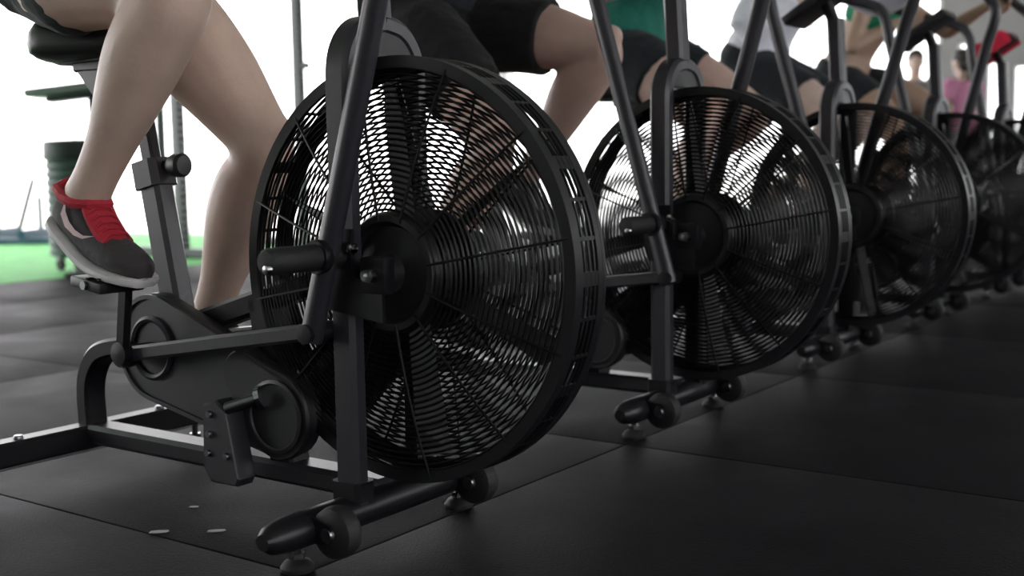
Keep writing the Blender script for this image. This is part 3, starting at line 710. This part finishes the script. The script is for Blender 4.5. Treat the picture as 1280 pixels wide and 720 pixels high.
stander((-1.78, 10.1, 0), 2.6, 'blurred dark haired person in a pink shirt standing far behind the bikes', 'skin_light', 'cloth_pink', 'cloth_grey', 'hair_dark', .93, True)
stander((-2.55, 11.2, 0), -1.2, 'blurred person in a grey shirt standing in front of the bright window', 'skin_tan', 'cloth_grey', 'cloth_navy', 'hair_dark', 1.0)

# ------------------------------------------------------------------ things in the background
def power_rack(x, y):
    root = empty('power_rack', (x, y, .003)); tag(root, 'dark steel squat rack with perforated uprights behind the nearest rider', 'rack')
    for (dx, dy) in ((0, 0), (0, 1.22)):
        mb = MB()
        # perforated upright: two webs joined by rungs so the holes are real
        w2 = .035
        for q in (-1, 1):
            mb.box((dx, dy+q*(w2-.006), 1.25), (.07, .012, 2.4)); mb.box((dx+q*(w2-.003), dy, 1.25), (.006, .045, 2.4)) if q > 5 else None
        for i in range(46): mb.box((dx, dy, .08+.052*i), (.066, .05, .026))
        mb.build('upright', 'rack_paint', root, smooth=False)
        MB().box((dx, dy, .01), (.16, .12, .02)).build('base_plate', 'rack_paint', root, smooth=False)
    for dx in (0,): MB().bar([(dx, 0, 2.45), (dx, 1.22, 2.45)], .07, .07, .006, (0, 0, 1)).build('crossmember', 'rack_paint', root)
    for dy in (0, 1.22):
        MB().bar([(.35, dy, .035), (-.75, dy, .035)], .07, .07, .006, (0, 0, 1)).build('foot_beam', 'rack_paint', root)
        MB().box((.06, dy, 1.45), (.10, .05, .05), bev=.006).build('bar_hook', 'rack_paint', root)
    return root
power_rack(-5.68, 4.10)
def bin_(x, y):
    root = empty('waste_bin', (x, y, .003)); tag(root, 'dark green ribbed round bin behind the red and charcoal shoe', 'bin')
    prof = [(.02, .10)]
    for i in range(11):
        z = .10+.055*i; prof += [(.190, z), (.200, z+.010), (.200, z+.040), (.190, z+.050)]
    prof += [(.195, .71), (.02, .71)]
    MB().lathe((0, 0, 0), prof, seg=36).build('drum', 'bin_plastic', root)
    MB().lathe((0, 0, 0), [(.02, .71), (.208, .71), (.212, .725), (.208, .82), (.195, .83), (.02, .84)], seg=36).build('lid', 'bin_lid', root)
    for i in range(4):
        a = PI/4+i*PI/2; cx, cy = .14*math.cos(a), .14*math.sin(a)
        c = MB().lathe((cx, cy, .038), [(.008, -.014), (.034, -.014), (.038, -.008), (.038, .008), (.034, .014), (.008, .014)], 'Y', 18).build('caster', 'rubber_black', root)
        MB().box((cx, cy, .085), (.05, .045, .03)).build('caster_fork', 'steel_grey', c)
bin_(-5.42, 3.09)
def bench_machine(x, y):
    root = empty('padded_bench', (x, y, .003), .62); tag(root, 'raised bench pad on a steel post at the far left', 'bench')
    rt = Matrix.Rotation(math.radians(-6), 3, 'Y')
    MB().box((-.05, 0, 1.135), (.60, .24, .050), rt, bev=.016).build('pad', 'pad_vinyl', root)
    MB().box((-.02, 0, 1.092), (.44, .12, .034), rt, bev=.006).build('pad_plate', 'rack_paint', root)
    MB().bar([(.03, 0, .04), (.03, 0, 1.09)], .05, .05, .006).build('post', 'rack_paint', root)
    MB().box((.03, 0, .012), (.34, .34, .024), bev=.006).build('base', 'rack_paint', root)
bench_machine(-5.038, 2.923)
root = empty('steel_post', (-6.50, 4.59, .003)); tag(root, 'slim grey steel post behind the nearest seat tube', 'post')
MB().tube([(0, 0, .02), (0, 0, 2.5)], .036, 14).build('pole', 'rack_paint', root)
MB().lathe((0, 0, 0), [(.02, .0), (.18, 0), (.18, .012), (.06, .022), (.02, .022)], seg=28).build('base', 'rack_paint', root)
MB().ring((0, 0, 2.53), .03, .006, 'X', 20, 6).build('eye_ring', 'steel_grey', root)
def sled(x, y):
    root = empty('push_sled', (x, y, .003), .55); tag(root, 'low blue push sled with upright poles on the green turf', 'sled')
    for q in (-.35, .35):
        MB().bar(smooth_path([(-.62, q, .13), (-.55, q, .05), (-.4, q, .035), (.4, q, .035), (.55, q, .05), (.62, q, .13)], 4), .10, .05, .006).build('runner', 'sled_blue', root)
        MB().tube([(.42, q, .10), (.42, q, .62)], .024, 12).build('pole', 'rack_paint', root)
        MB().tube([(-.38, q, .10), (-.22, q, .58)], .024, 12).build('pole', 'rack_paint', root)
    for xx in (-.4, 0, .4): MB().bar([(xx, -.38, .085), (xx, .38, .085)], .09, .06, .006, (0, 0, 1)).build('cross_bar', 'sled_blue', root)
    MB().tube([(0, 0, .1), (0, 0, .42)], .025, 12).build('weight_horn', 'steel_grey', root)
sled(-8.55, 4.80)
# red cloth lying over the farthest bike's console
mb = MB(); rot = Matrix.Rotation(math.radians(-32), 3, 'Y'); nx, ny = 14, 12; vs_ = []
cbase = V((-.066-.055, 4*S, 1.115))
for lay in (0, 1):
    for i in range(nx+1):
        for j in range(ny+1):
            a = (i/nx-.5)*.17+.02; b = (j/ny-.5)*.24; over = max(0, abs(b)-.090)
            zz = .020+.028*(1-lay)*(1-(2*abs(i/nx-.5))**4)+.008*math.sin(a*55+b*30)*(1-lay)-over*1.6
            vs_.append(cbase+rot @ V((a, b-math.copysign(over*.75, b), zz)))
n1 = (nx+1)*(ny+1); fs_ = []
for i in range(nx):
    for j in range(ny):
        q = (i*(ny+1)+j, i*(ny+1)+j+1, (i+1)*(ny+1)+j+1, (i+1)*(ny+1)+j); fs_ += [q, tuple(n1+t for t in q[::-1])]
edge = [i*(ny+1) for i in range(nx+1)]+[nx*(ny+1)+j for j in range(1, ny+1)]+[i*(ny+1)+ny for i in range(nx-1, -1, -1)]+[j for j in range(ny-1, 0, -1)]
for a, b in zip(edge, edge[1:]+edge[:1]): fs_.append((a, b, n1+b, n1+a))
o = mb.add(vs_, fs_).build('towel', 'red_cloth', angle=70); tag(o, 'red folded cloth lying on the console of the farthest bike', 'towel')

# scraps of pale tape on the mats in front of the nearest bike
mat('tape', (.42, .40, .40), .7, nscale=60, namt=.2)
for (x, y, a, L, W, lab) in ((-0.421, -0.200, .75, .034, .014, 'small pale tape scrap on the floor, left one of the pair'), (-0.340, -0.142, .72, .032, .013, 'small pale tape scrap on the floor, right one of the pair'), (-0.491, -0.067, .6, .018, .009, 'tiny pale fleck on the floor just below the bracket box')):
    pts = [(-.5, -.35), (-.2, -.5), (.35, -.42), (.5, -.1), (.42, .4), (-.1, .5), (-.45, .3)]
    o = MB().prism([(px*L, py*W) for px, py in pts], 0, .0015, 'XY').build('tape_scrap', 'tape', loc=(x, y, 0.0), smooth=False); o.rotation_euler.z = a
    tag(o, lab, 'tape', 'tape scraps on the floor')
